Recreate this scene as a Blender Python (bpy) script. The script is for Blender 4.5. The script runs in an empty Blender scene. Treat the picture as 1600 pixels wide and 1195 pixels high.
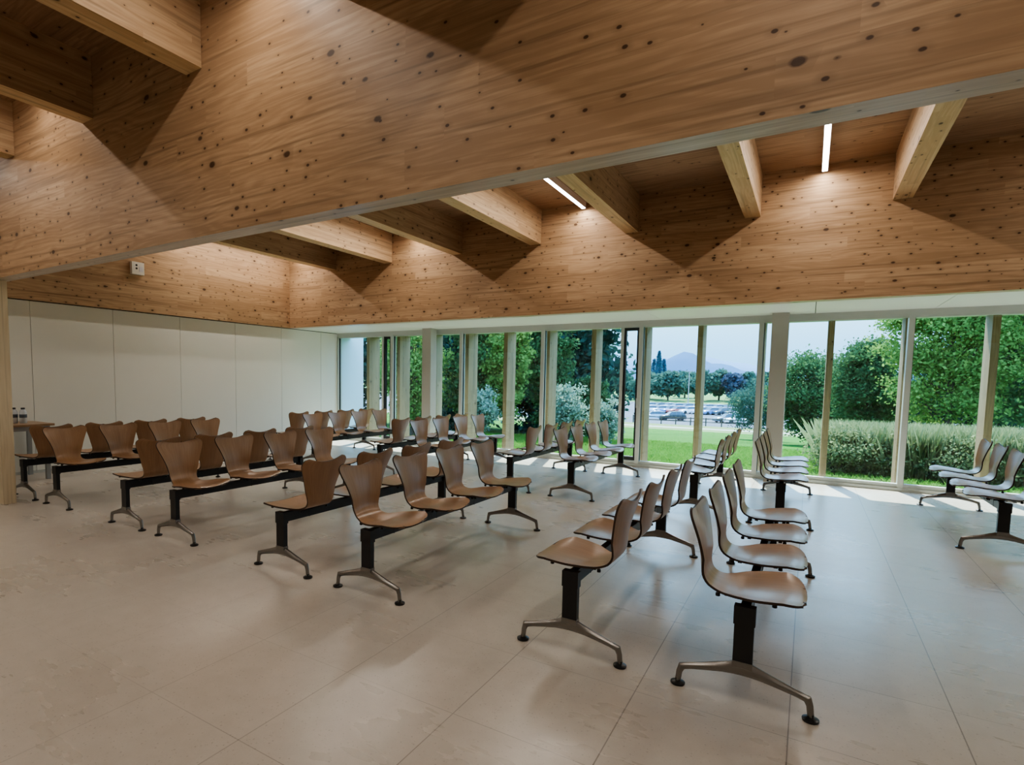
import bpy, math, random
import numpy as np
from mathutils import Matrix, Vector
random.seed(7)
rng = np.random.default_rng(7)
C = bpy.context.scene.collection
PI = math.pi

# ------------------------------------------------------------------ helpers
class MB:
    """collects shapes into one mesh; uv in metres, u along the grain"""
    def __init__(s):
        s.v = []; s.f = []; s.uv = []; s.m = []
    def face(s, pts, uvs=None, m=0):
        i = len(s.v); s.v += [tuple(p) for p in pts]
        s.f.append(tuple(range(i, i + len(pts)))); s.m.append(m)
        s.uv.append(uvs or [(p[0], p[1]) for p in pts])
    def box(s, x0, x1, y0, y1, z0, z1, grain=None, m=0, mb=None, off=(0, 0)):
        d = (x1 - x0, y1 - y0, z1 - z0)
        g = grain if grain is not None else max(range(3), key=lambda k: d[k])
        P = [(x0, y0, z0), (x1, y0, z0), (x1, y1, z0), (x0, y1, z0), (x0, y0, z1), (x1, y0, z1), (x1, y1, z1), (x0, y1, z1)]
        Q = [((0, 3, 2, 1), 2, 0), ((4, 5, 6, 7), 2, 1), ((0, 1, 5, 4), 1, 0), ((2, 3, 7, 6), 1, 1), ((1, 2, 6, 5), 0, 1), ((3, 0, 4, 7), 0, 0)]
        for n, (idx, ax, side) in enumerate(Q):
            oth = [k for k in range(3) if k != ax]
            if g in oth:
                a = g; b = [k for k in oth if k != g][0]
            else:
                a, b = oth
            pts = [P[k] for k in idx]
            s.face(pts, [(p[a] + off[0] + 3.1 * n, p[b] + off[1] + 1.7 * n) for p in pts], mb if (mb is not None and ax == 2 and side == 0) else m)
        return s
    def grid(s, rows, closed_u=False, m=0, uv=None):
        """rows: list of equal-length point lists -> shared-vertex quads"""
        i0 = len(s.v); n = len(rows[0])
        for r in rows: s.v += [tuple(p) for p in r]
        for a in range(len(rows) - 1):
            for b in range(n if closed_u else n - 1):
                c = (b + 1) % n
                s.f.append((i0 + a * n + b, i0 + a * n + c, i0 + (a + 1) * n + c, i0 + (a + 1) * n + b)); s.m.append(m)
                if uv: s.uv.append([uv(a, b), uv(a, b + 1), uv(a + 1, b + 1), uv(a + 1, b)])
                else: s.uv.append([(0, 0)] * 4)
        return i0
    def lathe(s, prof, n=16, o=(0, 0, 0), m=0):
        rows = [[(o[0] + r * math.cos(2 * PI * k / n), o[1] + r * math.sin(2 * PI * k / n), o[2] + z) for k in range(n)] for r, z in prof]
        s.grid(rows, True, m)
        for row, rev in ((rows[0], True), (rows[-1], False)):
            s.face(row[::-1] if rev else row, None, m)
        return s
    def sweep(s, secs, m=0):
        """secs: list of closed sections (equal point count), capped"""
        s.grid(secs, True, m)
        s.face(secs[0][::-1], None, m); s.face(secs[-1], None, m)
        return s
    def tube(s, pts, rad, n=8, m=0):
        secs = []
        for i, p in enumerate(pts):
            p = Vector(p); a = Vector(pts[max(i - 1, 0)]); b = Vector(pts[min(i + 1, len(pts) - 1)])
            t = (b - a).normalized(); u = t.cross(Vector((0, 0, 1)))
            if u.length < .05: u = t.cross(Vector((0, 1, 0)))
            u.normalize(); w = t.cross(u); r = rad[i] if isinstance(rad, (list, tuple)) else rad
            secs.append([tuple(p + u * r * math.cos(2 * PI * k / n) + w * r * math.sin(2 * PI * k / n)) for k in range(n)])
        return s.sweep(secs, m)
    def mesh(s, name, mats, smooth=False, angle=None):
        me = bpy.data.meshes.new(name)
        me.from_pydata(s.v, [], s.f)
        for mt in (mats if isinstance(mats, (list, tuple)) else [mats]): me.materials.append(mt)
        me.polygons.foreach_set('material_index', s.m)
        ul = me.uv_layers.new(name='UVMap')
        ul.data.foreach_set('uv', [c for f in s.uv for p in f for c in p])
        if smooth: me.polygons.foreach_set('use_smooth', [True] * len(s.f))
        me.update()
        if angle is not None:
            me.set_sharp_from_angle(angle=math.radians(angle))
        return me

def tag(o, label=None, cat=None, group=None, kind=None):
    if label: o['label'] = label
    if cat: o['category'] = cat
    if group: o['group'] = group
    if kind: o['kind'] = kind
    return o
def link(name, me, parent=None, loc=(0, 0, 0)):
    o = bpy.data.objects.new(name, me); C.objects.link(o); o.location = loc
    if parent: o.parent = parent
    return o
def obj(name, mb, mats, parent=None, smooth=False, angle=None, loc=(0, 0, 0)):
    return link(name, mb.mesh(name, mats, smooth, angle), parent, loc)
def empty(name, loc=(0, 0, 0), rz=0):
    o = link(name, None, None, loc); o.rotation_euler = (0, 0, rz); o.empty_display_size = .2; return o
def struct(name, mb, mats, **k): return tag(obj(name, mb, mats, **k), kind='structure')
def copy_tree(o, parent=None):
    c = o.copy(); C.objects.link(c)
    if parent: c.parent = parent
    for ch in o.children: copy_tree(ch, c)
    return c
def bevel(o, w, seg=2):
    b = o.modifiers.new('Bevel', 'BEVEL'); b.width = w; b.segments = seg; b.limit_method = 'ANGLE'; return o
ORD = ['first', 'second', 'third', 'fourth', 'fifth', 'sixth', 'seventh', 'eighth', 'ninth', 'tenth', 'eleventh', 'twelfth', 'thirteenth', 'fourteenth']

# ------------------------------------------------------------------ materials
class NT:
    def __init__(s, name):
        s.mat = bpy.data.materials.new(name); s.mat.use_nodes = True
        s.t = s.mat.node_tree; s.t.nodes.clear()
        s.out = s.t.nodes.new('ShaderNodeOutputMaterial')
    def n(s, kind, ins=None, **props):
        nd = s.t.nodes.new('ShaderNode' + kind)
        for k, v in props.items(): setattr(nd, k, v)
        for k, v in (ins or {}).items(): s.set(nd.inputs[k], v)
        return nd
    def set(s, sock, v):
        if isinstance(v, bpy.types.NodeSocket): s.t.links.new(v, sock)
        else:
            if isinstance(v, tuple) and len(v) == 3 and sock.type == 'RGBA': v = v + (1,)
            sock.default_value = v
    def math(s, op, a, b=None, c=None, clamp=False):
        nd = s.t.nodes.new('ShaderNodeMath'); nd.operation = op; nd.use_clamp = clamp
        for i, v in enumerate((a, b, c)):
            if v is not None: s.set(nd.inputs[i], v)
        return nd.outputs[0]
    def ramp(s, fac, stops, mode='LINEAR'):
        nd = s.t.nodes.new('ShaderNodeValToRGB'); nd.color_ramp.interpolation = mode
        e = nd.color_ramp.elements
        while len(e) < len(stops): e.new(.5)
        for el, (p, c) in zip(e, stops):
            el.position = p; el.color = c if len(c) == 4 else tuple(c) + (1,)
        s.set(nd.inputs[0], fac); return nd.outputs[0]
    def mix(s, fac, a, b, blend='MIX'):
        nd = s.t.nodes.new('ShaderNodeMix'); nd.data_type = 'RGBA'; nd.blend_type = blend
        s.set(nd.inputs[0], fac); s.set(nd.inputs[6], a); s.set(nd.inputs[7], b); return nd.outputs[2]
    def comb(s, x, y, z=0.0):
        return s.n('CombineXYZ', {0: x, 1: y, 2: z}).outputs[0]
    def noise(s, vec, scale=5, detail=3, rough=.5, dist=0.0, out=0):
        return s.n('TexNoise', {'Vector': vec, 'Scale': scale, 'Detail': detail, 'Roughness': rough, 'Distortion': dist}).outputs[out]
    def bsdf(s, **k):
        nd = s.t.nodes.new('ShaderNodeBsdfPrincipled')
        for a, v in k.items(): s.set(nd.inputs[a.replace('_', ' ')], v)
        s.t.links.new(nd.outputs[0], s.out.inputs[0]); return nd
    def bump(s, h, strength=.2, dist=.01):
        return s.n('Bump', {'Height': h, 'Strength': strength, 'Distance': dist}).outputs[0]

def plain(name, col, rough=.5, metal=0.0, var=.06, scale=8, coat=0.0, spec=.5, bump=0.0):
    t = NT(name); tc = t.n('TexCoord').outputs['Object']
    n = t.noise(tc, scale, 4, .6)
    c = t.mix(n, tuple(max(0, x * (1 - var)) for x in col), tuple(min(1, x * (1 + var)) for x in col))
    k = dict(Base_Color=c, Roughness=rough, Metallic=metal, Coat_Weight=coat, Specular_IOR_Level=spec)
    if bump: k['Normal'] = t.bump(t.noise(tc, scale * 8, 3), bump, .004)
    t.bsdf(**k); return t.mat

def timber(name, light, dark, knots=1.0, lam=.11, rough=.5, seg=1.7, coat=.0, spec=.35, gloss_tint=None):
    """spruce / pine laminated timber; u along the grain"""
    t = NT(name)
    uv = t.n('TexCoord').outputs['UV']; sp = t.n('SeparateXYZ', {0: uv}); u, v = sp.outputs[0], sp.outputs[1]
    row = t.math('FLOOR', t.math('DIVIDE', v, lam))
    rn = t.n('TexWhiteNoise', {'W': row}, noise_dimensions='1D').outputs[0]
    sg = t.math('FLOOR', t.math('ADD', t.math('DIVIDE', u, seg), t.math('MULTIPLY', rn, 5.0)))
    cell = t.n('TexWhiteNoise', {'Vector': t.comb(row, sg)}, noise_dimensions='2D').outputs[0]
    # wandering grain lines
    wob = t.noise(t.comb(t.math('MULTIPLY', u, 1.3), t.math('MULTIPLY', v, 5.0), cell), 1.0, 2, .5)
    vv = t.math('ADD', t.math('MULTIPLY', v, 60.0), t.math('MULTIPLY', wob, 4.5))
    g1 = t.noise(t.comb(t.math('MULTIPLY', u, 1.6), vv, t.math('MULTIPLY', cell, 20.0)), 1.0, 4, .65)
    g2 = t.noise(t.comb(t.math('MULTIPLY', u, 5.0), t.math('MULTIPLY', v, 14.0), t.math('MULTIPLY', cell, 9.0)), 1.0, 3, .6)
    rings = t.math('SINE', t.math('MULTIPLY', t.math('ADD', t.math('MULTIPLY', v, 22.0), t.math('MULTIPLY', t.noise(t.comb(t.math('MULTIPLY', u, .9), t.math('MULTIPLY', v, 3.5), t.math('MULTIPLY', cell, 30.0)), 1.0, 1, .5), 9.0)), 6.0))
    f = t.math('MULTIPLY_ADD', g1, .95, t.math('MULTIPLY', g2, .35))
    f = t.math('MULTIPLY_ADD', rings, .085, f)
    f = t.math('MULTIPLY_ADD', cell, .34, f)
    col = t.ramp(f, [(.56, light), (1.0, tuple(.25 * a + .75 * b for a, b in zip(light, dark)))])
    streak = t.noise(t.comb(t.math('MULTIPLY', u, .7), t.math('MULTIPLY', v, 26.0), 3.0), 1.0, 2, .5)
    col = t.mix(t.math('MULTIPLY', t.ramp(streak, [(.56, (0, 0, 0)), (.70, (1, 1, 1))]), .62), col, tuple(x * .62 for x in dark))
    # knots, two sizes
    def knot(su, sv, r0, r1, keep, seed):
        vo = t.n('TexVoronoi', {'Vector': t.comb(t.math('MULTIPLY', u, su), t.math('ADD', t.math('MULTIPLY', v, sv), seed)), 'Scale': 1.0, 'Randomness': 1.0}, voronoi_dimensions='2D')
        s3 = t.n('SeparateXYZ', {0: vo.outputs['Color']})
        rad = t.math('MULTIPLY_ADD', s3.outputs[0], r1 - r0, r0)
        nz = t.noise(t.comb(t.math('MULTIPLY', u, 30.0), t.math('MULTIPLY', v, 30.0)), 1.0, 2)
        d = t.math('MULTIPLY', t.math('SUBTRACT', rad, vo.outputs['Distance']), t.math('MULTIPLY_ADD', nz, 1.8, .1))
        k = t.math('MULTIPLY', d, 30.0, clamp=True)
        on = t.math('LESS_THAN', s3.outputs[1], keep)
        halo = t.math('MULTIPLY', t.math('SUBTRACT', t.math('MULTIPLY', rad, 3.0), vo.outputs['Distance']), 5.0, clamp=True)
        return t.math('MULTIPLY', k, on), t.math('MULTIPLY', halo, on)
    kb, hb = knot(2.6, 4.2, .03, .10, .42 * knots, 3.3)
    ks, hs = knot(7.0, 10.5, .05, .11, .42 * knots, 9.1)
    col = t.mix(t.math('MULTIPLY', t.math('MAXIMUM', hb, hs), .45), col, tuple(x * .72 for x in dark))
    col = t.mix(t.math('MULTIPLY', t.math('MAXIMUM', kb, ks), .88), col, (.045, .018, .008))
    gap = t.math('ABSOLUTE', t.math('SUBTRACT', t.math('FRACT', t.math('DIVIDE', v, lam)), .5))
    gl = t.math('MULTIPLY', t.math('GREATER_THAN', gap, .494), .25)
    col = t.mix(gl, col, tuple(x * .4 for x in dark))
    t.bsdf(Base_Color=col, Roughness=t.math('MULTIPLY_ADD', g1, .2, rough - .1), Coat_Weight=coat, Coat_Roughness=.25, Specular_IOR_Level=spec,
           Normal=t.bump(g1, .08, .003))
    return t.mat

M = {}
M['clt'] = timber('pine timber boards', (.55, .37, .228), (.35, .21, .115), 1.35, .13, .5)
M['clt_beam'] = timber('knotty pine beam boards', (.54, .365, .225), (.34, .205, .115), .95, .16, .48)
M['clt_bounce'] = timber('timber underside with painted bounce light', (.62, .50, .38), (.45, .33, .23), .7, .04, .32, spec=.6)  # same timber, greyed and lightened to paint in sky and floor bounce
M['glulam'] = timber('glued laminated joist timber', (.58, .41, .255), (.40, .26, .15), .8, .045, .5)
M['glulam_bounce'] = timber('joist underside with painted bounce light', (.74, .56, .33), (.58, .39, .2), .6, .09, .42)  # joist timber lightened below; window and floor bounce is in the colour
M['deck'] = timber('roof deck boards', (.46, .30, .185), (.28, .165, .095), .35, .2, .6)
M['fin'] = timber('weathered exterior timber', (.42, .29, .165), (.27, .18, .10), .3, .09, .6)
M['pillar'] = timber('bleached plywood cladding', (.66, .56, .40), (.57, .47, .32), .0, .4, .5)
M['table'] = timber('light table veneer', (.45, .30, .19), (.33, .21, .12), .0, .2, .35)

def veneer():
    t = NT('beech veneer')
    uv = t.n('TexCoord').outputs['UV']; sp = t.n('SeparateXYZ', {0: uv}); u, v = sp.outputs[0], sp.outputs[1]
    rnd = t.n('ObjectInfo').outputs['Random']
    ofs = t.math('MULTIPLY', rnd, 7.0)
    g = t.noise(t.comb(t.math('MULTIPLY', u, 5.0), t.math('MULTIPLY_ADD', v, 90.0, ofs), ofs), 1.0, 4, .6)
    g2 = t.noise(t.comb(t.math('MULTIPLY', u, 2.0), t.math('MULTIPLY_ADD', v, 10.0, ofs), ofs), 1.0, 3, .6)
    f = t.math('ADD', t.math('MULTIPLY', g, .5), t.math('MULTIPLY', g2, .5))
    f = t.math('MULTIPLY_ADD', rnd, .12, f)
    col = t.ramp(f, [(.3, (.42, .25, .14)), (.75, (.27, .148, .075))])
    t.bsdf(Base_Color=col, Roughness=.36, Coat_Weight=.32, Coat_Roughness=.20, Specular_IOR_Level=.5)
    return t.mat
M['veneer'] = veneer()
M['ply_edge'] = plain('dark plywood edge', (.045, .024, .014), .5)
M['black'] = plain('black powder coated steel', (.012, .012, .014), .42, .0, .1)
M['black_plastic'] = plain('black plastic glide', (.010, .010, .011), .35)
M['alu'] = plain('cast grey metal', (.27, .255, .24), .3, .95, .1, 20)
M['white_paint'] = plain('white painted panel', (.84, .845, .79), .5, 0, .025, 1.5)
M['ceiling_white'] = plain('white soffit panel', (.80, .80, .75), .5, 0, .02, 2)
M['frame'] = plain('pale grey window metal', (.56, .58, .55), .35, .0, .03)
M['gasket'] = plain('dark gasket', (.02, .022, .025), .5)
M['col'] = plain('off white steel paint', (.50, .485, .44), .45, 0, .02)
M['seam'] = plain('shadow gap', (.05, .05, .045), .9)
M['plastic'] = plain('white plastic', (.72, .68, .60), .4)
M['dark_spot'] = plain('dark grey lens', (.05, .05, .045), .2)
M['render_wall'] = plain('white rendered masonry', (.60, .72, .80), .8, 0, .02)
M['table_steel'] = plain('grey table leg steel', (.35, .36, .36), .4, .5)
M['led_body'] = plain('white strip light casing', (.62, .60, .62), .4)

def emis(name, col, s):
    t = NT(name); e = t.n('Emission', {'Color': col + (1,), 'Strength': s}); t.t.links.new(e.outputs[0], t.out.inputs[0]); return t.mat
M['led'] = emis('led diffuser', (1, .96, .90), 7.0)

def floor_mat():
    t = NT('terrazzo tiles'); tc = t.n('TexCoord').outputs['Object']; sp = t.n('SeparateXYZ', {0: tc}); x, y = sp.outputs[0], sp.outputs[1]
    def line(c, off, w):
        f = t.math('FRACT', t.math('DIVIDE', t.math('SUBTRACT', c, off), .6))
        return t.math('GREATER_THAN', t.math('ABSOLUTE', t.math('SUBTRACT', f, .5)), .5 - w / 1.2)
    lx = line(x, 0.0, .0050); ly = line(y, .10, .0035)
    # the joints fade in and out with wear
    wear = t.noise(tc, .55, 2, .5)
    lyw = t.math('MULTIPLY', ly, t.ramp(wear, [(.38, (.35,) * 3), (.6, (1, 1, 1))]))
    worn = t.math('MULTIPLY_ADD', t.ramp(t.math('MULTIPLY_ADD', x, .1, .8), [(.50, (0, 0, 0)), (.74, (1, 1, 1))]), .78, .22)   # joints are worn flush away from the windows' aisle
    ln = t.math('MULTIPLY', t.math('MAXIMUM', t.math('MULTIPLY', lx, .95), lyw), worn)
    tile = t.n('TexWhiteNoise', {'Vector': t.comb(t.math('FLOOR', t.math('DIVIDE', x, .6)), t.math('FLOOR', t.math('DIVIDE', t.math('SUBTRACT', y, .1), .6)))}, noise_dimensions='2D').outputs[0]
    big = t.noise(tc, .9, 4, .6); mid = t.noise(tc, 9, 4, .65)
    f = t.math('ADD', t.math('MULTIPLY', big, .5), t.math('MULTIPLY', mid, .45))
    f = t.math('MULTIPLY_ADD', tile, .06, f)
    col = t.ramp(f, [(.35, (.525, .472, .415)), (.68, (.62, .565, .505))])
    def specks(sc, r, keep, c, col):
        vo = t.n('TexVoronoi', {'Vector': t.comb(x, y), 'Scale': sc}, voronoi_dimensions='2D')
        s3 = t.n('SeparateXYZ', {0: vo.outputs['Color']})
        k = t.math('MULTIPLY', t.math('LESS_THAN', vo.outputs['Distance'], t.math('MULTIPLY', s3.outputs[0], r)), t.math('LESS_THAN', s3.outputs[1], keep))
        return t.mix(t.math('MULTIPLY', k, .3), col, c)
    fine = t.noise(tc, 140, 2, .6); col = t.mix(t.math('MULTIPLY', fine, .22), col, (.30, .26, .21))
    col = specks(80, .30, .10, (.28, .23, .18), col)
    col = specks(60, .24, .16, (.14, .11, .09), col)
    col = t.mix(t.math('MULTIPLY', ln, .72), col, (.12, .10, .085))
    # long polishing streaks running with the window wall
    st = t.noise(t.comb(t.math('MULTIPLY', x, 1.2), t.math('MULTIPLY', y, 9.0)), 1.0, 4, .55)
    rg = t.math('MULTIPLY_ADD', st, .06, t.math('MULTIPLY_ADD', big, .18, .17))
    t.bsdf(Base_Color=col, Roughness=rg, Specular_IOR_Level=.75, Normal=t.bump(t.math('MULTIPLY', ln, -1.0), .05, .002))
    return t.mat
M['floor'] = floor_mat()

def glass_mat():
    t = NT('window glass')
    tr = t.n('BsdfTransparent', {'Color': (.90, .975, .955, 1)}); gl = t.n('BsdfGlossy', {'Color': (1, 1, 1, 1), 'Roughness': .0})
    fa = t.n('LayerWeight', {'Blend': .5}).outputs['Facing']; fr = t.math('MULTIPLY_ADD', t.math('POWER', fa, 5.0), .9, .035)
    mx = t.n('MixShader', {0: fr, 1: tr.outputs[0], 2: gl.outputs[0]}); t.t.links.new(mx.outputs[0], t.out.inputs[0]); return t.mat
M['glass'] = glass_mat()

def leaf_mat(name, c1, c2, trans=.35, em=0.0):
    t = NT(name); g = t.n('NewGeometry').outputs['Random Per Island']; tc = t.n('TexCoord').outputs['Object']
    n = t.noise(tc, .8, 3, .6)
    f = t.math('MULTIPLY_ADD', g, .6, t.math('MULTIPLY_ADD', n, .9, -.25))
    col = t.mix(t.math('ADD', f, 0.0, clamp=True), c1, c2)
    d = t.n('BsdfDiffuse', {'Color': col}); tl = t.n('BsdfTranslucent', {'Color': col})
    m = t.n('MixShader', {0: trans, 1: d.outputs[0], 2: tl.outputs[0]})
    t.t.links.new(m.outputs[0], t.out.inputs[0]); return t.mat
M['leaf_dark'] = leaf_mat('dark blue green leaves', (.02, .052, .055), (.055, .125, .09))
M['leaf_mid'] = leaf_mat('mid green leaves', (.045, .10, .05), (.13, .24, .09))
M['leaf_bright'] = leaf_mat('bright yellow green leaves', (.08, .17, .045), (.28, .42, .12), .45)  # lighter yellow-green leaf colour of the brighter trees
M['leaf_grey'] = leaf_mat('grey green willow leaves', (.14, .22, .17), (.38, .48, .36), .4)
M['leaf_far'] = leaf_mat('hazy blue green leaves', (.045, .11, .10), (.12, .21, .15), .3)  # distance haze is mixed into this leaf colour
M['leaf_blue'] = leaf_mat('hazy blue conifer needles', (.05, .13, .21), (.10, .20, .29), .3)  # bluish air haze put into the needle colour
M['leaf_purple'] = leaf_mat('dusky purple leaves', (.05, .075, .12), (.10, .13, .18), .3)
M['reed'] = leaf_mat('tall pale grass', (.12, .18, .07), (.36, .39, .21), .4)
M['blade'] = leaf_mat('short lawn grass', (.11, .26, .045), (.21, .38, .08), .4)
M['bark'] = plain('dark bark', (.07, .055, .045), .9, 0, .3, 20)

def ground_mat(name, a, b, sc=1.2, fine=25):
    t = NT(name); tc = t.n('TexCoord').outputs['Object']
    f = t.math('MULTIPLY_ADD', t.noise(tc, sc, 4, .6), .6, t.math('MULTIPLY', t.noise(tc, fine, 4, .7), .4))
    t.bsdf(Base_Color=t.ramp(f, [(.35, a), (.65, b)]), Roughness=.95, Specular_IOR_Level=.1); return t.mat
M['lawn'] = ground_mat('lawn turf', (.026, .098, .008), (.055, .155, .016), .35)
M['verge'] = ground_mat('dry grass verge', (.11, .16, .05), (.19, .21, .10), .3)
M['path'] = ground_mat('pale gravel path', (.30, .28, .24), (.38, .36, .31), .5)
M['asphalt'] = ground_mat('sun bleached asphalt', (.095, .105, .125), (.14, .15, .17), .1, 2)
M['field'] = ground_mat('far field', (.10, .19, .06), (.16, .25, .10), .02, .2)
M['hill'] = ground_mat('hazy blue hillside', (.030, .085, .17), (.042, .105, .20), .006, .05)  # atmospheric haze is painted into the base colour
M['hill2'] = ground_mat('pale hazy far hillside', (.10, .18, .29), (.11, .195, .31), .004, .03)  # farther ridge, with more haze painted into its colour

# ------------------------------------------------------------------ camera
f, yaw, pitch, roll, cx, cy = 871.22, .5577, -.0752, .0150, 719.1, 659.0
cyw, syw, cp, sp_ = math.cos(yaw), math.sin(yaw), math.cos(pitch), math.sin(pitch)
fw = Vector((-syw * cp, cyw * cp, sp_)); rt = Vector((cyw, syw, 0)); up = rt.cross(fw)
r2 = rt * math.cos(roll) + up * math.sin(roll); u2 = -rt * math.sin(roll) + up * math.cos(roll)
cd = bpy.data.cameras.new('camera'); cam = bpy.data.objects.new('camera', cd); C.objects.link(cam)
cam.matrix_world = Matrix(((r2.x, u2.x, -fw.x, 0), (r2.y, u2.y, -fw.y, 0), (r2.z, u2.z, -fw.z, 1.4), (0, 0, 0, 1)))
cd.sensor_width = 36; cd.lens = f / 1600 * 36; cd.shift_x = (800 - cx) / 1600; cd.shift_y = (cy - 597.5) / 1600
cd.clip_start = .05; cd.clip_end = 5000
bpy.context.scene.camera = cam

# ------------------------------------------------------------------ room shell
XL, XR, YB, YW = -9.2, 5.6, -3.2, 9.4      # panel wall, far side wall, wall behind, glazing line
ZH, ZC, ZS = 2.335, 3.97, 2.41             # window head, deck, soffit
struct('floor', MB().box(XL - .2, XR + .2, YB - .2, YW + .12, -.15, 0), M['floor'])
mb = MB()
mb.box(XL - .12, XL - .015, YB, YW, 0, ZS, m=1)
for k in range(-7, 6):
    y0 = 3.46 + 1.085 * k; y1 = min(y0 + 1.079, YW - .0)
    if y0 < YB: continue
    mb.box(XL - .015, XL, y0, y1, .035, ZS - .012)
struct('wall_left', mb, [M['white_paint'], M['seam']])
struct('wall_back', MB().box(XL - .2, XR + .2, YB - .2, YB, 0, ZC), M['white_paint'])
struct('wall_right', MB().box(XR, XR + .2, YB, YW, 0, ZC), M['white_paint'])
struct('baseboard_left', MB().box(XL - .004, XL + .006, YB, YW, 0, .032), M['frame'])
# timber bands above the panels and above the glazing
struct('trim_1', MB().box(XL - .15, -9.12, YB, 7.95, ZS, ZC, grain=1, off=(.4, .03)), M['clt'])
struct('trim_2', MB().box(XL - .15, XR, 7.95, 8.11, ZS, ZC, grain=0, mb=1, off=(.2, .5)), [M['clt'], M['clt_bounce']])
# deck
struct('ceiling', MB().box(XL - .2, XR + .2, YB - .2, 8.2, ZC, ZC + .12, grain=0), M['deck'])
# white soffit between timber band and glazing, with its joints
mb = MB(); xs = [XL - .1, -7.9, -5.9, -3.9, -2.05, .02, 1.32, 3.3, XR]
for a, b in zip(xs, xs[1:]): mb.box(a, b - .008, 8.11, YW + .1, ZS + .001, ZS + .04)
mb.box(XL - .1, XR, 8.11, YW + .1, ZS + .045, ZS + .06, m=1)
struct('ceiling_soffit', mb, [M['ceiling_white'], M['seam']])
struct('wall_front', MB().box(XL - .2, XR + .2, YW + .02, YW + .14, ZS + .06, ZC), M['white_paint'])

# big cross beam
o = empty('ceiling_beam', (0, 2.40, 2.368))
tag(o, 'deep knotty timber beam with pale underside crossing the whole room', 'beam')
obj('beam_side', MB().box(-7.66, XR, 0, .145, .0, ZC - 2.368, grain=0, mb=1, off=(.37, .21)), [M['clt_beam'], M['clt_bounce']], o)
# end pillar under it
o = obj('pillar', MB().box(-.43, 0, 0, .115, 0, 2.366, grain=2), M['pillar'], loc=(-7.215, 2.40, 0)); bevel(o, .004)
tag(o, 'bleached plywood clad pillar standing under the end of the deep beam', 'pillar')

# joists
JX = [(-7.9, 'joist beside the corner where the two timber bands meet'), (-6.53, 'second joist from the corner of the timber bands'),
      (-5.06, 'third joist from the corner of the timber bands'), (-3.65, 'fourth joist from the timber corner, before the first visible strip light'),
      (-2.2, 'joist close beside the slanting lit strip light'), (-.71, 'joist between the two visible strip lights'), (.765, 'joist past the upright looking lit strip light')]
for i, (x, lb) in enumerate(JX):
    o = obj('ceiling_joist', MB().box(-.088, .088, 2.548 - 5, 7.948 - 5, 0, ZC - 3.468, grain=1, mb=1, off=(i * 1.37, i * .71)), [M['glulam'], M['glulam_bounce']], loc=(x, 5, 3.468))
    bevel(o, .006); tag(o, 'timber ' + lb, 'joist', 'joists between the deep beam and the window band')
for i, (x, lb) in enumerate([(-2.18, None), (-3.69, 'timber joist butting into the near face of the deep beam, widest seen overhead'), (-5.155, 'timber joist on the near face of the deep beam, next to the frame edge'), (-6.66, 'timber joist end on the near face of the deep beam, furthest toward the pillar'), (-.7, None), (.8, None), (2.2, None)]):
    o = obj('ceiling_joist', MB().box(-.088, .088, YB + .01, 2.398, 0, ZC - 3.478, grain=1, mb=1, off=(i * 1.7 + 4, i * .9)), [M['glulam'], M['glulam_bounce']], loc=(x, 0, 3.478))
    bevel(o, .006); tag(o, lb or 'timber joist on the near side of the deep beam, over the open floor', 'joist', 'joists on the near side of the deep beam')

# strip lights
LED = 3.1
def strip(x, y0, y1, lb, s='led', k=1.0):
    o = empty('ceiling_strip_light', (x, (y0 + y1) / 2, ZC)); h = (y1 - y0) / 2
    tag(o, lb, 'light', 'linear ceiling lights')
    obj('housing', MB().box(-.03, .03, -h, h, -.085, 0).box(-.033, .033, -h - .004, -h, -.087, -.001).box(-.033, .033, h, h + .004, -.087, -.001), M['led_body'], o)
    obj('diffuser', MB().box(-.024, .024, -h + .01, h - .01, -.091, -.086), M[s], o)
    l = bpy.data.lights.new('strip_lamp', 'AREA'); l.shape = 'RECTANGLE'; l.size = .046; l.size_y = 2 * h - .03; l.energy = 2 * h * LED * k; l.color = (1, .92, .80)
    link('strip_lamp', l, o, (0, 0, -.0925))
for x, lb in [(.02, 'white lit strip light between joists, pointing at the window band'), (-2.885, 'slanting lit strip light partly hidden by the deep beam'),
              (-5.8, 'lit strip light in the third bay, hidden above the deep beam'), (-8.62, 'lit strip light beside the panel wall, hidden above the deep beam')]:
    strip(x, 5.2, 7.90, lb)
for x in (-8.62, -5.8, -2.885, .02, 2.95):
    strip(x, -.6, 2.26, 'strip light fixed on the deck on the near side of the deep beam', k=.72)
strip(2.95, 5.2, 7.9, 'strip light past the last joist by the side wall')

# columns
for x, lb in [(-6.515, 'square off-white steel column standing before the glazing, nearer the panel wall'), (-.395, 'square off-white steel column before the glazing beside the car park view')]:
    o = obj('steel_column', MB().box(-.105, .105, -.1, .1, 0, ZS), M['col'], loc=(x, 9.23, 0)); bevel(o, .006); tag(o, lb, 'column', 'columns at the glazing')

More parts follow.
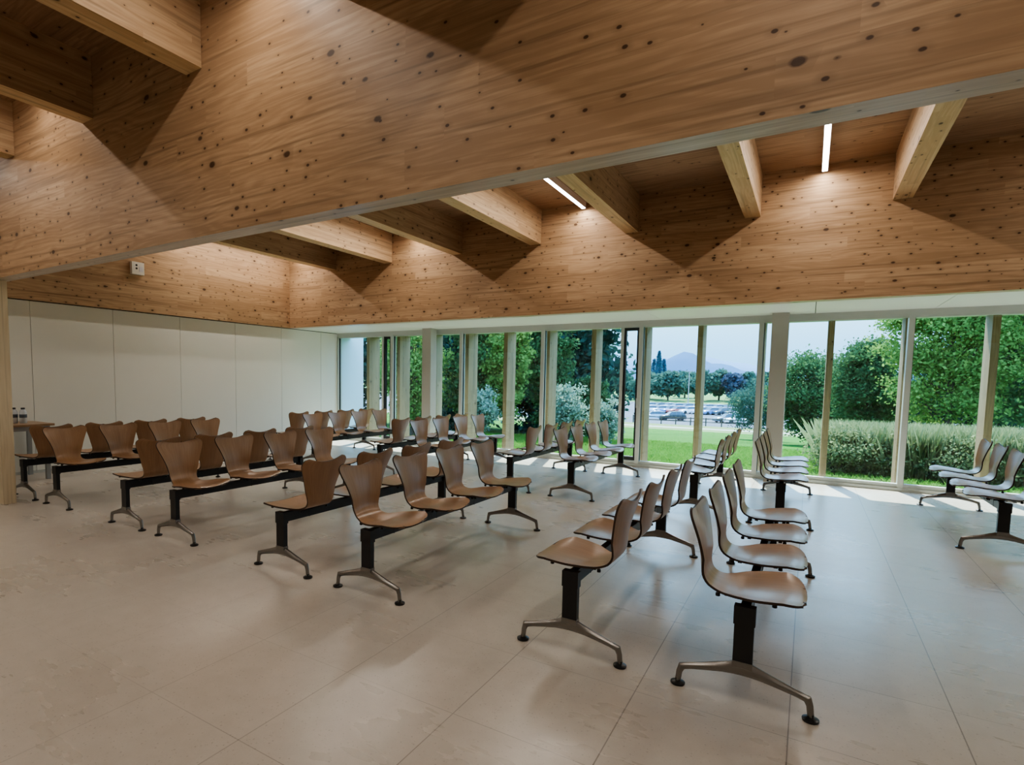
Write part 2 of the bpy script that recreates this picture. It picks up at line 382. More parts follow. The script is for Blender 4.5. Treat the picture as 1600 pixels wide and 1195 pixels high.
# ------------------------------------------------------------------ glazing
MX = [-9.344, -7.604, -5.864, -4.124, -2.384, -.644, 1.096, 2.836, 4.576]
vent_bays = {1: -7.604, 4: -2.384}
mb = MB()
mb.box(XL - .14, XR, YW - .01, YW + .12, ZH, ZS + .05)              # head rail
mb.box(XL - .14, XR, YW - .03, YW + .12, 0, .045)
struct('trim_3', mb, M['frame'])
for i in range(len(MX) - 1):
    a, b = MX[i], MX[i + 1]
    w = empty('window_%d' % (i + 1), ((a + b) / 2, YW, 0)); w['kind'] = 'structure'; c = (a + b) / 2
    fr = MB(); x0 = max(a, XL) - c + (.0 if i else .0); x1 = b - c
    fr.box(x0 - .032 if i else x0, x0 + .032, -.02, .10, .045, ZH)
    fr.box(x0 + .03, x1 - .03, .0, .08, .045, .095)
    fr.box(x0 + .03, x1 - .03, .0, .08, ZH - .03, ZH)
    fr.box(x0 + .032, x0 + .040, .02, .06, .09, ZH - .03, m=1)
    gx1 = x1 - .03
    if i in (0, 3, 4):
        # narrow opening vent beside the mullion
        vw = .25 if i == 3 else .2
        if i != 4:
            vx = x1 - .03 - vw
            fr.box(vx - .05, vx, -.01, .09, .09, ZH - .03)
            gx1 = vx - .045
            sash = MB()
            sash.box(vx + .005, vx + .035, .0, .07, .10, ZH - .035, m=1)
            sash.box(vx + vw - .035, vx + vw - .005, .0, .07, .10, ZH - .035, m=1)
            sash.box(vx + .035, vx + vw - .035, .0, .07, ZH - .08, ZH - .035, m=1)
            sash.box(vx + .035, vx + vw - .035, .0, .07, .10, .16, m=1)
            obj('vent_sash', sash, [M['frame'], M['gasket']], w)
            obj('vent_pane', MB().box(vx + .035, vx + vw - .035, .035, .04, .16, ZH - .08), M['glass'], w)
            obj('handle', MB().box(x1 - .035, x1 - .015, -.05, -.02, .98, 1.14).box(x1 - .03, x1 - .02, -.03, 0, 1.04, 1.08), M['frame'], w)
    obj('window_frame', fr, [M['frame'], M['gasket']], w)
    obj('pane', MB().box(x0 + .03, gx1, .038, .046, .09, ZH - .03), M['glass'], w)
# closing mullion of the last bay is the side wall
# exterior: overhang, fins, wing wall, sill slab
struct('roof_overhang', MB().box(XL - .3, XR + .3, YW + .12, 10.0, ZH + .01, ZH + .05).box(XL - .3, XR + .3, YW + .14, 10.0, ZH + .05, ZH + .6, m=1), [M['ceiling_white'], M['render_wall']])
struct('wall_wing', MB().box(-9.75, -9.36, YW + .12, 10.45, -.3, 3.2), M['render_wall'])
struct('ground_sill', MB().box(XL - .3, XR + .3, YW + .12, 10.05, -.35, -.02), M['path'])
for i in range(15):
    x = 3.706 - .87 * (14 - i) 
    if x < -8.6: x0 = x
    o = obj('timber_fin', MB().box(-.04, .04, 0, .36, -.02, ZH + .008, grain=2, off=(i * 1.3, i * .4)), M['fin'], loc=(x, 9.62, 0)); bevel(o, .004)
    tag(o, 'vertical timber fin outside the glazing, %s from the white wing wall' % ORD[i] if i < 14 else 'vertical timber fin outside the glazing, last one before the side wall', 'fin', 'timber fins outside the glazing')

# ------------------------------------------------------------------ benches
def shell_mesh():
    # side profile (x forward, z up) from the top of the backrest to the seat front
    prof = [(-.258, .822), (-.236, .75), (-.219, .68), (-.206, .61), (-.198, .55), (-.188, .512), (-.168, .484), (-.138, .466), (-.10, .458),
            (-.05, .456), (.0, .459), (.06, .466), (.12, .473), (.17, .478), (.205, .476), (.232, .469)]
    P = [Vector((a, 0, b)) for a, b in prof]
    L = [0]
    for a, b in zip(P, P[1:]): L.append(L[-1] + (b - a).length)
    T = L[-1]
    def at(s):
        s = max(0, min(T, s))
        for i in range(len(L) - 1):
            if s <= L[i + 1] + 1e-9:
                q = (s - L[i]) / (L[i + 1] - L[i])
                p0, p1, p2, p3 = P[max(i - 1, 0)], P[i], P[i + 1], P[min(i + 2, len(P) - 1)]
                return .5 * ((2 * p1) + (-p0 + p2) * q + (2 * p0 - 5 * p1 + 4 * p2 - p3) * q * q + (-p0 + 3 * p1 - 3 * p2 + p3) * q ** 3)
        return P[-1].copy()
    # half width against arc length
    W = [(0, .212), (.035, .214), (.075, .203), (.12, .184), (.18, .160), (.25, .138), (.31, .124), (.355, .120), (.40, .132), (.45, .165), (.50, .200), (.56, .222), (.62, .230), (.68, .230), (.74, .224), (.80, .212), (.9, .195)]
    def hw(s):
        for i in range(len(W) - 1):
            if s <= W[i + 1][0] or i == len(W) - 2:
                a, wa = W[i]; b, wb = W[i + 1]; q = (s - a) / (b - a); h = b - a
                m0 = (wb - W[i - 1][1]) / (b - W[i - 1][0]) * h if i else 0.0
                m1 = (W[i + 2][1] - wa) / (W[i + 2][0] - a) * h if i < len(W) - 2 else (wb - wa)
                return (2 * q ** 3 - 3 * q * q + 1) * wa + (q ** 3 - 2 * q * q + q) * m0 + (-2 * q ** 3 + 3 * q * q) * wb + (q ** 3 - q * q) * m1
    ns, nt = 60, 22
    ss = []
    for i in range(ns + 1):
        a = i / ns; ss.append(T * (a - .055 * math.sin(2 * PI * a) * 1.0 / 1.0) if False else T * (.5 - .5 * math.cos(PI * a)) * .45 + T * a * .55)
    top = []
    for s in ss:
        row = []
        w = hw(s)
        e = s / .05
        if e < 1: w -= .052 * (1 - math.sqrt(max(0, 1 - (1 - e) ** 2)))
        e = (T - s) / .10
        if e < 1: w -= .10 * (1 - math.sqrt(max(0, 1 - (1 - e) ** 2)))
        for j in range(nt + 1):
            t = -1 + 2 * j / nt
            fade = max(0, 1 - s / .12)
            sj = s + .026 * (1 - t * t) * fade
            front = max(0, 1 - (T - s) / .12)
            sj -= .016 * front * t * t
            p = at(sj); d = (at(sj + .004) - at(sj - .004)).normalized()
            n = Vector((-d.z, 0, d.x))     # towards the sitter / upward
            if n.z < 0 and n.x < 0: n = -n
            back = max(0, min(1, (.36 - s) / .12)); seat = max(0, min(1, (s - .42) / .08))
            dish = .022 * back * t * t + seat * (.026 * (t * t) * max(0, min(1, .25 + (T - s) / .12)) - .013)
            n2 = Vector((abs(n.x), 0, abs(n.z)))
            row.append(p + n2 * dish + Vector((0, t * w, 0)))
        top.append(row)
    th = .011
    def nrm(i, j):
        a = top[min(i + 1, ns)][j] - top[max(i - 1, 0)][j]; b = top[i][min(j + 1, nt)] - top[i][max(j - 1, 0)]
        n = b.cross(a) if True else a.cross(b)
        n.normalize()
        if n.x + n.z < 0: n = -n
        return n
    bot = [[top[i][j] - nrm(i, j) * th for j in range(nt + 1)] for i in range(ns + 1)]
    mb = MB()
    uvf = lambda a, b: (ss[min(a, ns)], (b / nt - .5) * .45)
    i0 = mb.grid(top, m=0, uv=uvf); i1 = mb.grid([r[::-1] for r in bot], m=0, uv=uvf)
    # orient: seat normal upwards
    n = nt + 1
    def q(a, b, c, d):
        mb.f.append((a, b, c, d)); mb.m.append(1); mb.uv.append([(0, 0)] * 4)
    T_ = lambda i, j: i0 + i * n + j
    B_ = lambda i, j: i1 + i * n + (nt - j)
    for i in range(ns):
        q(T_(i, 0), T_(i + 1, 0), B_(i + 1, 0), B_(i, 0)); q(T_(i + 1, nt), T_(i, nt), B_(i, nt), B_(i + 1, nt))
    for j in range(nt):
        q(T_(0, j + 1), T_(0, j), B_(0, j), B_(0, j + 1)); q(T_(ns, j), T_(ns, j + 1), B_(ns, j + 1), B_(ns, j))
    me = mb.mesh('seat_shell', [M['veneer'], M['ply_edge']], True)
    import bmesh
    bm = bmesh.new(); bm.from_mesh(me); bmesh.ops.recalc_face_normals(bm, faces=bm.faces)
    for e in bm.edges:
        if len(e.link_faces) == 2 and e.link_faces[0].material_index != e.link_faces[1].material_index: e.smooth = False
    bm.to_mesh(me); bm.free(); return me

def foot_mb():
    """two sloping arms meeting in a hub, each ending in a short vertical toe"""
    mb = MB()
    def sec(x, z, h, w, ax, az):   # rectangle section, (ax,az) unit normal along thickness
        c = .3
        pts = []
        for sy, st in ((-1, -c), (-1, c), (-c, 1), (c, 1), (1, c), (1, -c), (c, -1), (-c, -1)):
            pts.append((x + ax * st * h / 2, sy * w / 2, z + az * st * h / 2))
        return pts
    for sgn in (-1, 1):
        path = [(.0, .150, .064, .044, 0, 1), (.04, .146, .058, .044, .15, 1), (.085, .135, .046, .039, .27, .96), (.15, .118, .037, .034, .28, .96), (.21, .102, .031, .031, .28, .96),
                (.249, .090, .036, .029, .70, .71), (.2585, .062, .027, .027, .98, .18), (.2635, .018, .025, .025, 1, .05)]
        secs = []
        for x, z, h, w, ax, az in path:
            l = math.hypot(ax, az); s = sec(sgn * x, z, h, w, sgn * ax / l, az / l); secs.append(s)
        mb.sweep(secs)
    mb.box(-.040, .040, -.021, .021, .135, .185)
    return mb

def bench_proto():
    r = empty('beam_bench')
    hl = 1.035
    bm_ = MB().box(-.02, .02, -hl - .012, hl + .012, .358, .428)
    for y in (-.79, -.28, .28, .79): bm_.box(-.0215, .0215, y - .004, y + .004, .356, .430)
    bevel(obj('support_beam', bm_, M['black'], r), .003)
    shell = shell_mesh(); foot = foot_mb().mesh('foot', M['alu'], True, 40)
    post = MB().box(-.039, .039, -.017, .017, .165, .40).box(-.043, .043, -.022, .022, .352, .433).mesh('post', M['black'])
    gl = MB().lathe([(.030, 0), (.032, .004), (.032, .010), (.022, .015), (.012, .018), (.012, .03)], 18).mesh('glide', M['black_plastic'], True, 40)
    for sy in (-1, 1):
        bevel(link('post', post, r, (0, sy * hl, 0)), .004)
        fo = link('foot', foot, r, (0, sy * hl, 0)); bevel(fo, .003)
        for sx in (-1, 1): link('glide', gl, fo, (sx * .2635, 0, 0))
    br = MB().box(-.09, .10, -.018, .018, .428, .4335).box(-.045, .045, -.06, .06, .427, .4345)
    br.box(-.095, -.075, -.10, .10, .427, .434).box(.075, .095, -.10, .10, .430, .446)
    br = br.mesh('seat_bracket', M['black'])
    bp = MB().lathe([(.006, 0), (.010, .002), (.010, .014), (.007, .018)], 10).mesh('bumper', M['black_plastic'], True, 40)
    for k in range(4):
        y = -.84 + .56 * k
        s = link('seat_shell', shell, r, (0, y, 0)); link('seat_bracket', br, r, (0, y, 0))
        for bx, by, bz in ((-.12, -.125, .428), (-.12, .125, .428), (.11, -.185, .446), (.11, .185, .446)): link('bumper', bp, s, (bx, by, bz))
    return r
proto = bench_proto(); used = False
rows = [(-7.46, -6.67), (-5.30, -4.51), (-3.175, -2.36), (-.985, -.187), (1.45, None)]
for i, (xl, xr) in enumerate(rows):
    for near in (True, False):
        for x, face in ((xl, 1), (xr, 0)):
            if x is None or (i == 4 and near): continue
            y = 3.715 if near else {2: 7.345, 4: 7.41}.get(i, 7.32)
            b = copy_tree(proto) if used else proto; used = True
            b.location = (x, y, 0); b.rotation_euler = (0, 0, PI if face else 0)
            lb = 'plywood four-seat bench facing %s, %s row from it, %s' % ('the panel wall' if face else 'away from the panel wall', ORD[i], 'inner side' if near else 'beside the windows')
            if i == 4: lb = 'plywood four-seat bench standing alone by the windows past the wide aisle'
            tag(b, lb, 'bench', 'four-seat beam benches in back-to-back rows')

# ------------------------------------------------------------------ small things
# table by the panel wall
t = empty('side_table', (-8.84, 2.98, 0)); tag(t, 'plain table with light top and grey legs against the panel wall', 'table')
bevel(obj('table_top', MB().box(-.31, .34, -.75, .44, .715, .742), M['table'], t), .003)
obj('apron', MB().box(-.27, .30, -.71, .40, .655, .715), M['table_steel'], t)
for sx in (-.27, .27):
    for sy in (-.70, .37):
        bevel(obj('leg', MB().box(sx - .024, sx + .024, sy - .024, sy + .024, 0, .657), M['table_steel'], t), .003)
M['bottle'] = plain('pale translucent plastic', (.62, .68, .74), .2); M['label_band'] = plain('dark blue grey label', (.10, .13, .17), .5); M['cap'] = plain('dark cap', (.05, .055, .06), .4)
for (x, y, lb) in [(-8.86, 3.10, 'small white bottle with dark cap on the side table, nearer the pillar'), (-8.785, 3.175, 'small white bottle with dark cap on the side table, nearer the benches')]:
    b = empty('bottle', (x, y, .742)); tag(b, lb, 'bottle', 'bottles on the side table')
    obj('body', MB().lathe([(.036, 0), (.042, .006), (.042, .14), (.036, .165), (.020, .182), (.018, .186)], 18), M['bottle'], b, True)
    obj('label', MB().lathe([(.0425, .075), (.0435, .076), (.0435, .118), (.0425, .119)], 18), M['label_band'], b, True)
    obj('cap', MB().lathe([(.021, .184), (.023, .186), (.023, .203), (.020, .206)], 18), M['cap'], b, True)
# white box high on the timber band
s = empty('alarm_box', (-9.12, 4.875, 3.075)); tag(s, 'square white plastic box with two dark round spots on the timber band', 'alarm box')
bevel(obj('casing', MB().box(0.0, .06, -.095, .095, -.095, .095), M['plastic'], s), .006, 3)
for z in (-.005, .045):
    m_ = MB(); m_.sweep([[(.0605 + d, -.025 + .016 * math.cos(a * PI / 8), z + .016 * math.sin(a * PI / 8)) for a in range(16)] for d in (-.004, .002)])
    obj('spot', m_, M['dark_spot'], s)
obj('cover_panel', MB().box(.06, .0625, .015, .075, -.05, .03), M['led_body'], s)

# ------------------------------------------------------------------ outdoors
def gz(y):
    pts = [(9.9, -.12), (55, -3.0), (60, -3.2), (64, -3.35), (85, -4.6), (180, -4.6), (300, -2), (900, 8), (1600, 10)]
    for (a, za), (b, zb) in zip(pts, pts[1:]):
        if y <= b: return za + (zb - za) * (max(y, a) - a) / (b - a)
    return pts[-1][1]
def band(name, y0, y1, x0, x1, mat, n=12, lift=0):
    ys = np.linspace(y0, y1, n); rows_ = [[(x0, y, gz(y) + lift), (x1, y, gz(y) + lift)] for y in ys]
    mb = MB(); mb.grid([[(r[0][0] + (r[1][0] - r[0][0]) * k / 8, r[0][1], r[0][2]) for k in range(9)] for r in rows_])
    return struct(name, mb, mat)
band('lawn', 10.0, 55, -60, 40, M['lawn'], 24)
band('ground_verge', 55, 60.5, -90, 50, M['verge'])
band('footpath', 60.5, 63.5, -90, 50, M['path'])
band('ground', 63.5, 85, -110, 60, M['verge'])
band('parking_ground', 85, 178, -180, 90, M['asphalt'])
band('field', 178, 1600, -1600, 900, M['field'], 30)
# hills
def ridge(name, y, prof, mat, depth=160):
    mb = MB(); top = [(r * y, y, z) for r, z in prof]
    n = 90; xs_ = np.linspace(top[0][0], top[-1][0], n)
    zs = np.interp(xs_, [p[0] for p in top], [p[2] for p in top]) + 1.2 * np.sin(np.arange(n) * 1.7) + .9 * np.sin(np.arange(n) * .83)
    mb.grid([[(x, y - depth, 0) for x in xs_], [(x, y - depth * .4, z * .7) for x, z in zip(xs_, zs)], [(x, y, z) for x, z in zip(xs_, zs)], [(x, y + depth, 0) for x in xs_]])
    struct(name, mb, mat, smooth=True)
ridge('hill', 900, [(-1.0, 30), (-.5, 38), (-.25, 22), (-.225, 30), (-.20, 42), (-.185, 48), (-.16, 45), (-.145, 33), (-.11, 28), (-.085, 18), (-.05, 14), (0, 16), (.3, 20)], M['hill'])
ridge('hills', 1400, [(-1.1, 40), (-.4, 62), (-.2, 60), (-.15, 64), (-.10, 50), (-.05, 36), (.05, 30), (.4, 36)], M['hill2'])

def quads(name, cen, size, mat, aspect=1.6, up=0.0):
    """a cloud of small leaf diamonds as one mesh"""
    n = len(cen); a = rng.normal(size=(n, 3)); a[:, 2] += up * 3; a /= np.linalg.norm(a, axis=1)[:, None]
    b = np.cross(a, rng.normal(size=(n, 3))); b /= np.linalg.norm(b, axis=1)[:, None]
    sz = size * rng.uniform(.6, 1.4, (n, 1))
    v = np.stack([cen - a * sz * aspect * .5, cen + b * sz * .5 - a * sz * .1, cen + a * sz * aspect * .5, cen - b * sz * .5 - a * sz * .1], 1).reshape(-1, 3)
    me = bpy.data.meshes.new(name); me.vertices.add(4 * n); me.vertices.foreach_set('co', v.ravel())
    me.loops.add(4 * n); me.loops.foreach_set('vertex_index', np.arange(4 * n)); me.polygons.add(n)
    me.polygons.foreach_set('loop_start', np.arange(0, 4 * n, 4)); me.materials.append(mat); me.update(calc_edges=True); me.validate(); return me
def crown_pts(n, c, r, clumps, cs, hollow=.5):
    """leaf centres gathered in clumps over an ellipsoid"""
    d = rng.normal(size=(clumps, 3)); d /= np.linalg.norm(d, axis=1)[:, None]
    rad = rng.uniform(hollow, 1, (clumps, 1)); k = d * rad * np.array(r)
    idx = rng.integers(0, clumps, n); off = rng.normal(size=(n, 3)) * cs * np.array([1, 1, .7])
    return np.array(c) + k[idx] + off, k
def tree(name, lb, cat, x, y, h, rx, rz, mat, n=6000, leaf=.12, clumps=60, cs=None, group=None, bare=.25, tr=.12):
    z0 = gz(y); r = empty(name, (x, y, z0)); tag(r, lb, cat, group)
    cz = h - rz; pts, k = crown_pts(n, (0, 0, cz), (rx, rx * .8, rz), clumps, cs or rx * .16)
    pts[:, 2] = np.maximum(pts[:, 2], .1)
    link('crown', quads('crown', pts, leaf, mat), r)
    mb = MB(); top = cz + rz * .4
    mb.tube([(0, 0, -.2), (tr * .3, 0, top * .35), (-tr * .3, tr * .2, top * .7), (0, 0, top)], [tr, tr * .8, tr * .55, tr * .25], 8)
    for q in k[:14]:
        e = Vector((q[0], q[1], cz + q[2])); s0 = Vector((0, 0, max(.25 * h, min(e.z - .25 * rx, top) * .75)))
        if e.z < s0.z: continue
        mb.tube([s0, s0.lerp(e, .5) + Vector((0, 0, -.04 * h)), e], [tr * .42, tr * .26, tr * .1], 6)
    obj('trunk', mb, M['bark'], r, True); return r
G1 = 'trees of the dark wood beside the lawn'
for x, y, h, rx, lb in [(-19.5, 21, 8.0, 2.6, 'dense dark tree at the wood\'s outer end toward the wing wall'), (-16.2, 23, 8.5, 2.7, 'second dark tree of the wood from the wing wall'), (-13.2, 21, 8.2, 2.5, 'third dark tree of the wood from the wing wall'),
                        (-10.6, 23, 8.6, 2.5, 'fourth dark tree of the wood from the wing wall'), (-7.9, 21.5, 8.3, 2.1, 'last dark tree of the wood before the open lawn'),
                        (-17, 27, 9, 3.2, 'tall dark tree standing deep inside the wood by the wing wall'), (-11.5, 28, 9.5, 3.2, 'tall dark tree standing deep inside the wood near the lawn')]:
    tree('broadleaf_tree', lb, 'tree', x, y, h, rx, h * .5, M['leaf_dark'], 15000, .15, 110, group=G1, tr=.16)
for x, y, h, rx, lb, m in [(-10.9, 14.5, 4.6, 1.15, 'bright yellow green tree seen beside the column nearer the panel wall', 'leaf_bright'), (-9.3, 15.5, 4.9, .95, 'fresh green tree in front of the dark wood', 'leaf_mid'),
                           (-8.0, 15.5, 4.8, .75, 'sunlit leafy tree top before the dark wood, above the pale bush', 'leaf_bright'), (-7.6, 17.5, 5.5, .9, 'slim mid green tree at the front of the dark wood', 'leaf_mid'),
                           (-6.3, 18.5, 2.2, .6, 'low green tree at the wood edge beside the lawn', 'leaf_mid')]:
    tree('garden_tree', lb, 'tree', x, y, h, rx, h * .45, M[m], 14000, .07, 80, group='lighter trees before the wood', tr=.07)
def bush(name, lb, x, y, h, rx, mat, n=3500, leaf=.05, cat='bush', group=None):
    z0 = gz(y); pts, k = crown_pts(n, (0, 0, h * .48), (rx, rx * .8, h * .46), 45, rx * .2, .2); pts[:, 2] = np.maximum(pts[:, 2], .02)
    r = empty(name, (x, y, z0)); tag(r, lb, cat, group); link('foliage', quads('foliage', pts, leaf, mat), r)
    mb = MB()
    for q in k[:8]: mb.tube([(0, 0, -.1), (q[0] * .5, q[1] * .5, h * .3), (q[0], q[1], h * .48 + q[2] * .8)], [.02, .014, .006], 5)
    obj('stem', mb, M['bark'], r)
bush('willow_bush', 'pale grey green bush behind the benches, before the dark wood', -8.05, 14, 1.75, .55, M['leaf_grey'], 4500, .055, group='pale bushes on the lawn')
bush('willow_bush', 'pale spiky bush on the lawn between two fins', -6.1, 15.8, 2.0, .62, M['leaf_grey'], 4500, .055, group='pale bushes on the lawn')
bush('willow_bush', 'small pale bush at the lawn edge beside the opened vent', -5.25, 16.5, 1.7, .5, M['leaf_grey'], 3500, .055, group='pale bushes on the lawn')
bush('willow_bush', 'pale bush at the wing wall end of the garden', -11.4, 15, 1.4, .6, M['leaf_grey'], 3500, .055, group='pale bushes on the lawn')
# trees toward the side wall
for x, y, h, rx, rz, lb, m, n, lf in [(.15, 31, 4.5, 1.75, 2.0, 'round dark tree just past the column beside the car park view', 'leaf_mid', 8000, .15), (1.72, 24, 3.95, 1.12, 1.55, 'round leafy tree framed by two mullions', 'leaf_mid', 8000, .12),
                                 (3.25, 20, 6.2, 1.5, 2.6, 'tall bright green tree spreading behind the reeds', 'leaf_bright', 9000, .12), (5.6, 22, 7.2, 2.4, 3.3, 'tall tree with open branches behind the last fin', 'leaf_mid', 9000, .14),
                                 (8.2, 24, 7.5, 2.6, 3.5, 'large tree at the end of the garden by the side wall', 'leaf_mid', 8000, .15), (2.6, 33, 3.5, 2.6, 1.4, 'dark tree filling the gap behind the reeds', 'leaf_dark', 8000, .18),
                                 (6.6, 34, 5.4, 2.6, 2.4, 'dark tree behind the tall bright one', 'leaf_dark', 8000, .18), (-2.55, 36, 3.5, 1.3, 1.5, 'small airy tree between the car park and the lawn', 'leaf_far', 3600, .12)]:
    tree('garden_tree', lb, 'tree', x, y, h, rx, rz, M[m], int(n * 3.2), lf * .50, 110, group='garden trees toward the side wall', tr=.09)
# reeds: uncountable stems
def blades(name, n, xr, yr, h, w, mat, lean=.25, zfun=gz):
    x = rng.uniform(*xr, n); y = rng.uniform(*yr, n); z = np.array([zfun(q) for q in y]); hh = h * rng.uniform(.55, 1.1, n)
    a = rng.uniform(0, 2 * PI, n); dx = np.cos(a) * w; dy = np.sin(a) * w; lx = rng.normal(size=n) * lean * hh; ly = rng.normal(size=n) * lean * hh
    v = np.stack([np.stack([x - dx, y - dy, z - .02], 1), np.stack([x + dx, y + dy, z - .02], 1), np.stack([x + lx * .4 + dx * .7, y + ly * .4 + dy * .7, z + hh * .6], 1), np.stack([x + lx, y + ly, z + hh], 1)], 1).reshape(-1, 3)
    me = bpy.data.meshes.new(name); me.vertices.add(4 * n); me.vertices.foreach_set('co', v.ravel()); me.loops.add(4 * n)
    me.loops.foreach_set('vertex_index', np.arange(4 * n)); me.polygons.add(n); me.polygons.foreach_set('loop_start', np.arange(0, 4 * n, 4))
    me.materials.append(mat); me.update(calc_edges=True); me.validate(); return me
o = link('reeds', blades('reeds', 42000, (.35, 4.8), (12.3, 15.5), 1.0, .0035, M['reed'], .17)); tag(o, 'tall pale reeds and grass growing beyond the glass', 'reeds', kind='stuff')
o = link('grass', blades('grass', 60000, (-9.2, 5), (10.1, 22), .13, .006, M['blade'], .5)); tag(o, 'short bright green grass on the lawn', 'grass', kind='stuff')
for i, (x, lb) in enumerate([(.5, 'green shrub at the start of the reeds'), (1.25, 'leafy shrub within the reeds, between two mullions'), (2.15, 'shrub in the reeds beside the wide fin'), (3.1, 'shrub in the reeds behind the lone bench')]):
    bush('shrub', lb, x, 12.2 + .3 * (i % 2), .92, .5, M['reed'], 5000, .032, group='shrubs among the reeds')
# far trees
G2 = 'hazy trees behind the car park'
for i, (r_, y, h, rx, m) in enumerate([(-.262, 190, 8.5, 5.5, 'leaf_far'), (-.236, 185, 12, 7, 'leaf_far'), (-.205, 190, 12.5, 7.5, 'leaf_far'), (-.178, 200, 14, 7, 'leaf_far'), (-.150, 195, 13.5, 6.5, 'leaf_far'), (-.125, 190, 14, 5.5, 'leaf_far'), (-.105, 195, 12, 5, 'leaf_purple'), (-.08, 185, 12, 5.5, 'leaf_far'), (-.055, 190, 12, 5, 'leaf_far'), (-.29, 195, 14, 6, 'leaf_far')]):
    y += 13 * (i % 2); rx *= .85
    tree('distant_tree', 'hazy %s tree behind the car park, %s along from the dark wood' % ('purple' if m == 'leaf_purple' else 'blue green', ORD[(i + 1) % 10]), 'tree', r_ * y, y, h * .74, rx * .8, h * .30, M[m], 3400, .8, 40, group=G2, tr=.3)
for i, (r_, h) in enumerate([(-.246, 24), (-.238, 20), (-.230, 22), (-.222, 27), (-.214, 21)]):
    y = 300 + 14 * (i % 3); r = empty('conifer', (r_ * y, y, gz(y))); h *= .74; tag(r, 'distant blue conifer before the hill, %s from the dark wood' % ORD[i], 'tree', 'distant conifers')
    n = 1500; q = rng.uniform(0, 1, n) ** .7; a = rng.uniform(0, 2 * PI, n); rr = (q) * 2.6 * rng.uniform(.5, 1, n)
    link('crown', quads('crown', np.stack([rr * np.cos(a), rr * np.sin(a), 2 + (1 - q) * (h - 2)], 1), 1.3, M['leaf_blue']), r)
    obj('trunk', MB().tube([(0, 0, -.5), (0, 0, h * .9)], [.35, .08], 6), M['bark'], r)
# fence and lamp post
fn = empty('field_fence', (-9, 84, gz(84))); tag(fn, 'low dark post and rail fence in front of the parked cars', 'fence')
for k in range(14): obj('fence_post', MB().box(-.07, .07, -.07, .07, -.3, 1.15), M['bark'], fn, loc=(-13 + 2.0 * k, 0, 0))
obj('rail', MB().box(-13, 13, -.03, .03, .95, 1.07).box(-13, 13, -.03, .03, .5, .6), M['bark'], fn)
lp = empty('lamp_post', (-.172 * 150, 150, -4.6)); tag(lp, 'tall grey lamp post standing in the car park', 'lamp post')
obj('pole', MB().tube([(0, 0, 0), (0, 0, 9)], [.14, .09], 8), M['table_steel'], lp, True); obj('lamp_head', MB().box(-.9, .9, -.15, .15, 8.95, 9.12), M['table_steel'], lp)
# cars
M['tyre'] = plain('tyre rubber', (.02, .02, .022), .8); M['car_glass'] = plain('dark car glass', (.05, .08, .11), .08)
CC = {'silver': (.62, .68, .76), 'white': (.85, .88, .92), 'dark grey': (.07, .09, .12), 'blue': (.12, .24, .5), 'red': (.5, .12, .10), 'black': (.03, .035, .045), 'light blue': (.42, .58, .76)}
cm = {k: plain('car paint ' + k, v, .22, .2, .02, 1, coat=.8) for k, v in CC.items()}
def car_meshes():
    body = MB(); n = 10
    prof = [(-2.1, .35, .62), (-2.12, .6, .84), (-1.9, .75, .88), (-1.0, .95, .9), (-.9, .97, .9)]
    # outline: (x, z top) hatchback; sections of the body across the width
    xs_ = [-2.1, -2.0, -1.75, -1.0, -.55, -.1, .7, 1.35, 1.8, 2.0, 2.08]
    hi = [.55, .72, .80, .90, .93, .95, .97, .97, .98, .90, .62]
    wd = [.62, .76, .83, .87, .88, .88, .88, .87, .84, .78, .66]
    secs = [[(x, -w, .25), (x, -w * 1.02, .5), (x, -w * .98, h - .05), (x, -w * .85, h), (x, w * .85, h), (x, w * .98, h - .05), (x, w * 1.02, .5), (x, w, .25)] for x, h, w in zip(xs_, hi, wd)]
    body.sweep(secs)
    ro = MB(); cx_ = [(-.25, 1.40, .56), (.3, 1.46, .60), (1.0, 1.44, .60), (1.5, 1.36, .56)]
    ro.sweep([[(x, -w, z - .05), (x, -w * .9, z), (x, w * .9, z), (x, w, z - .05)] for x, z, w in cx_])
    gh = MB(); gx = [(-.85, .92, .76, .93), (-.25, .92, .80, 1.37), (1.0, .95, .80, 1.40), (1.5, .95, .78, 1.33), (1.92, .93, .72, .97)]
    gh.sweep([[(x, -w, z0), (x, -w * (1 - .26 * (z1 - z0) / .45), z1), (x, w * (1 - .26 * (z1 - z0) / .45), z1), (x, w, z0)] for x, z0, w, z1 in gx])
    wh = MB(); wh.sweep([[(.31 * math.cos(a * PI / 8), s, .31 * math.sin(a * PI / 8)) for a in range(16)] for s in (-.1, .1)])
    return body.mesh('car_body', cm['silver'], True, 40), ro.mesh('roof', cm['silver'], True, 40), gh.mesh('windows', M['car_glass']), wh.mesh('wheel', M['tyre'])
cb, cr, cg, cw = car_meshes()
def car(color, x, y, rz, lb):
    r = empty('car', (x, y, -4.6), rz); tag(r, lb, 'car', 'cars in the car park')
    for nm, me in (('car_body', cb), ('roof', cr)):
        o = link(nm, me, r); o.material_slots[0].link = 'OBJECT'; o.material_slots[0].material = cm[color]
    link('windows', cg, r)
    for a in (-1.3, 1.3):
        for b in (-.8, .8): link('wheel', cw, r, (a, b, .31))
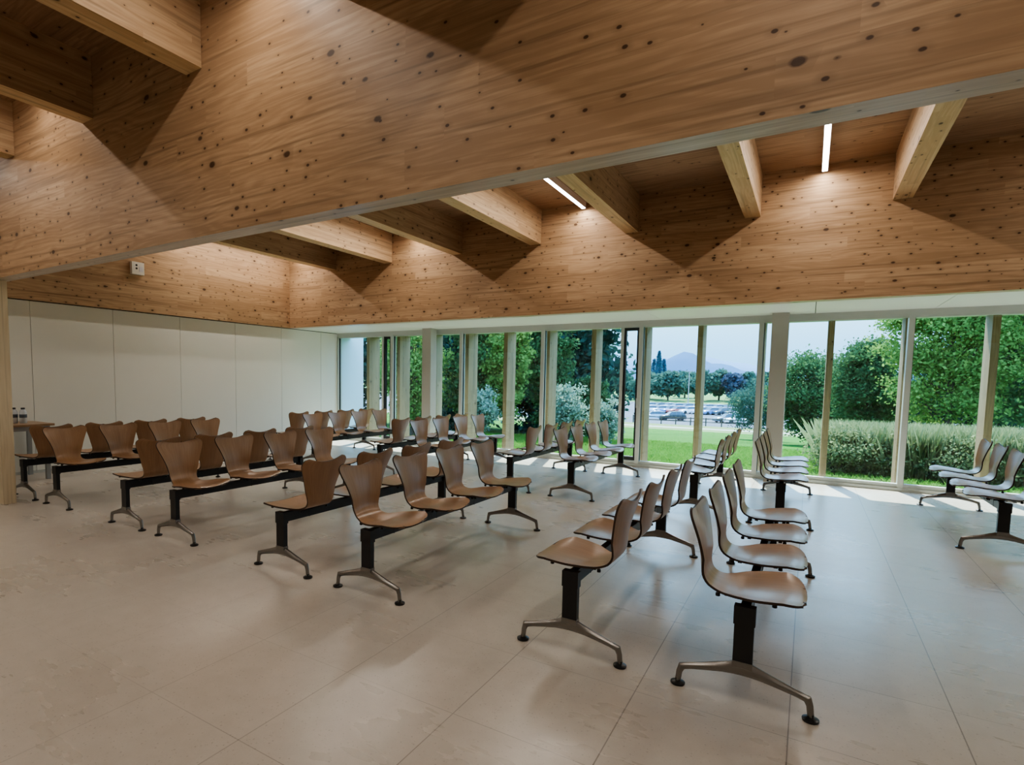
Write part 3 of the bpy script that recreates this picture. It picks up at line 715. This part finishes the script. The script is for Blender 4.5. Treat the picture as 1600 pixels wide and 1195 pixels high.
for ln, y, ang, cs_ in [('front line', 94, .5, [('light blue', -.228), ('black', -.198), ('dark grey', -.112), ('white', -.094), ('silver', -.070)]),
                        ('middle line', 117, .9, [('white', -.236), ('silver', -.220), ('blue', -.204), ('red', -.189), ('white', -.173), ('silver', -.151), ('blue', -.136), ('dark grey', -.121), ('black', -.106), ('silver', -.086)]),
                        ('rear line', 135, .9, [('silver', -.236), ('dark grey', -.221), ('white', -.206), ('silver', -.191), ('blue', -.176), ('white', -.158), ('silver', -.143), ('white', -.128), ('dark grey', -.113), ('silver', -.098)])]:
    for i, (c, r_) in enumerate(cs_):
        car(c, r_ * y, y + (i % 3) * .6, ang + .1 * ((i * 7) % 3 - 1), '%s parked car, %s from the dark wood in the %s of cars' % (c, ORD[i], ln))

# ------------------------------------------------------------------ light
w = bpy.data.worlds.new('sky'); bpy.context.scene.world = w; w.use_nodes = True; nt = w.node_tree; nt.nodes.clear()
tc = nt.nodes.new('ShaderNodeTexCoord'); sx = nt.nodes.new('ShaderNodeSeparateXYZ'); rp = nt.nodes.new('ShaderNodeValToRGB'); bg = nt.nodes.new('ShaderNodeBackground'); wo = nt.nodes.new('ShaderNodeOutputWorld')
nt.links.new(tc.outputs['Generated'], sx.inputs[0]); nt.links.new(sx.outputs[2], rp.inputs[0]); nt.links.new(rp.outputs[0], bg.inputs[0]); nt.links.new(bg.outputs[0], wo.inputs[0])
e = rp.color_ramp.elements; e[0].position = 0.0; e[0].color = (.11, .24, .42, 1); e[1].position = 1.0; e[1].color = (.22, .46, 1.0, 1)
for p_, c_ in ((.05, (.135, .275, .45, 1)), (.12, (.21, .36, .50, 1)), (.20, (.37, .54, .76, 1)), (.30, (.40, .68, 1.05, 1)), (.55, (.33, .60, 1.0, 1))):
    k = e.new(p_); k.color = c_
bg.inputs[1].default_value = 2.35
sd = bpy.data.lights.new('sun', 'SUN'); sd.energy = 6.2; sd.angle = math.radians(.8); sd.color = (1, .97, .92)
so = bpy.data.objects.new('sun', sd); C.objects.link(so); so.location = (0, 30, 30)
so.rotation_euler = Vector((.28, -1, -1.49)).to_track_quat('-Z', 'Y').to_euler()
def area(name, loc, sx_, sy_, en, col, rot=(0, 0, 0)):
    l = bpy.data.lights.new(name, 'AREA'); l.shape = 'RECTANGLE'; l.size = sx_; l.size_y = sy_; l.energy = en; l.color = col
    o = bpy.data.objects.new(name, l); C.objects.link(o); o.location = loc; o.rotation_euler = rot; return o
vs = bpy.context.scene.view_settings; vs.view_transform = 'AgX'; vs.look = 'AgX - Medium High Contrast'; vs.exposure = 1.47; vs.gamma = 1
pl = area('window_portal', ((XL + XR) / 2, YW + .06, ZH / 2 + .02), XR - XL, ZH - .05, 1, (1, 1, 1), (-PI / 2, 0, 0)); pl.data.cycles.is_portal = True
cy_ = bpy.context.scene.cycles
cy_.max_bounces = 10; cy_.diffuse_bounces = 5; cy_.glossy_bounces = 4; cy_.transparent_max_bounces = 16; cy_.sample_clamp_indirect = 3; cy_.use_denoising = True
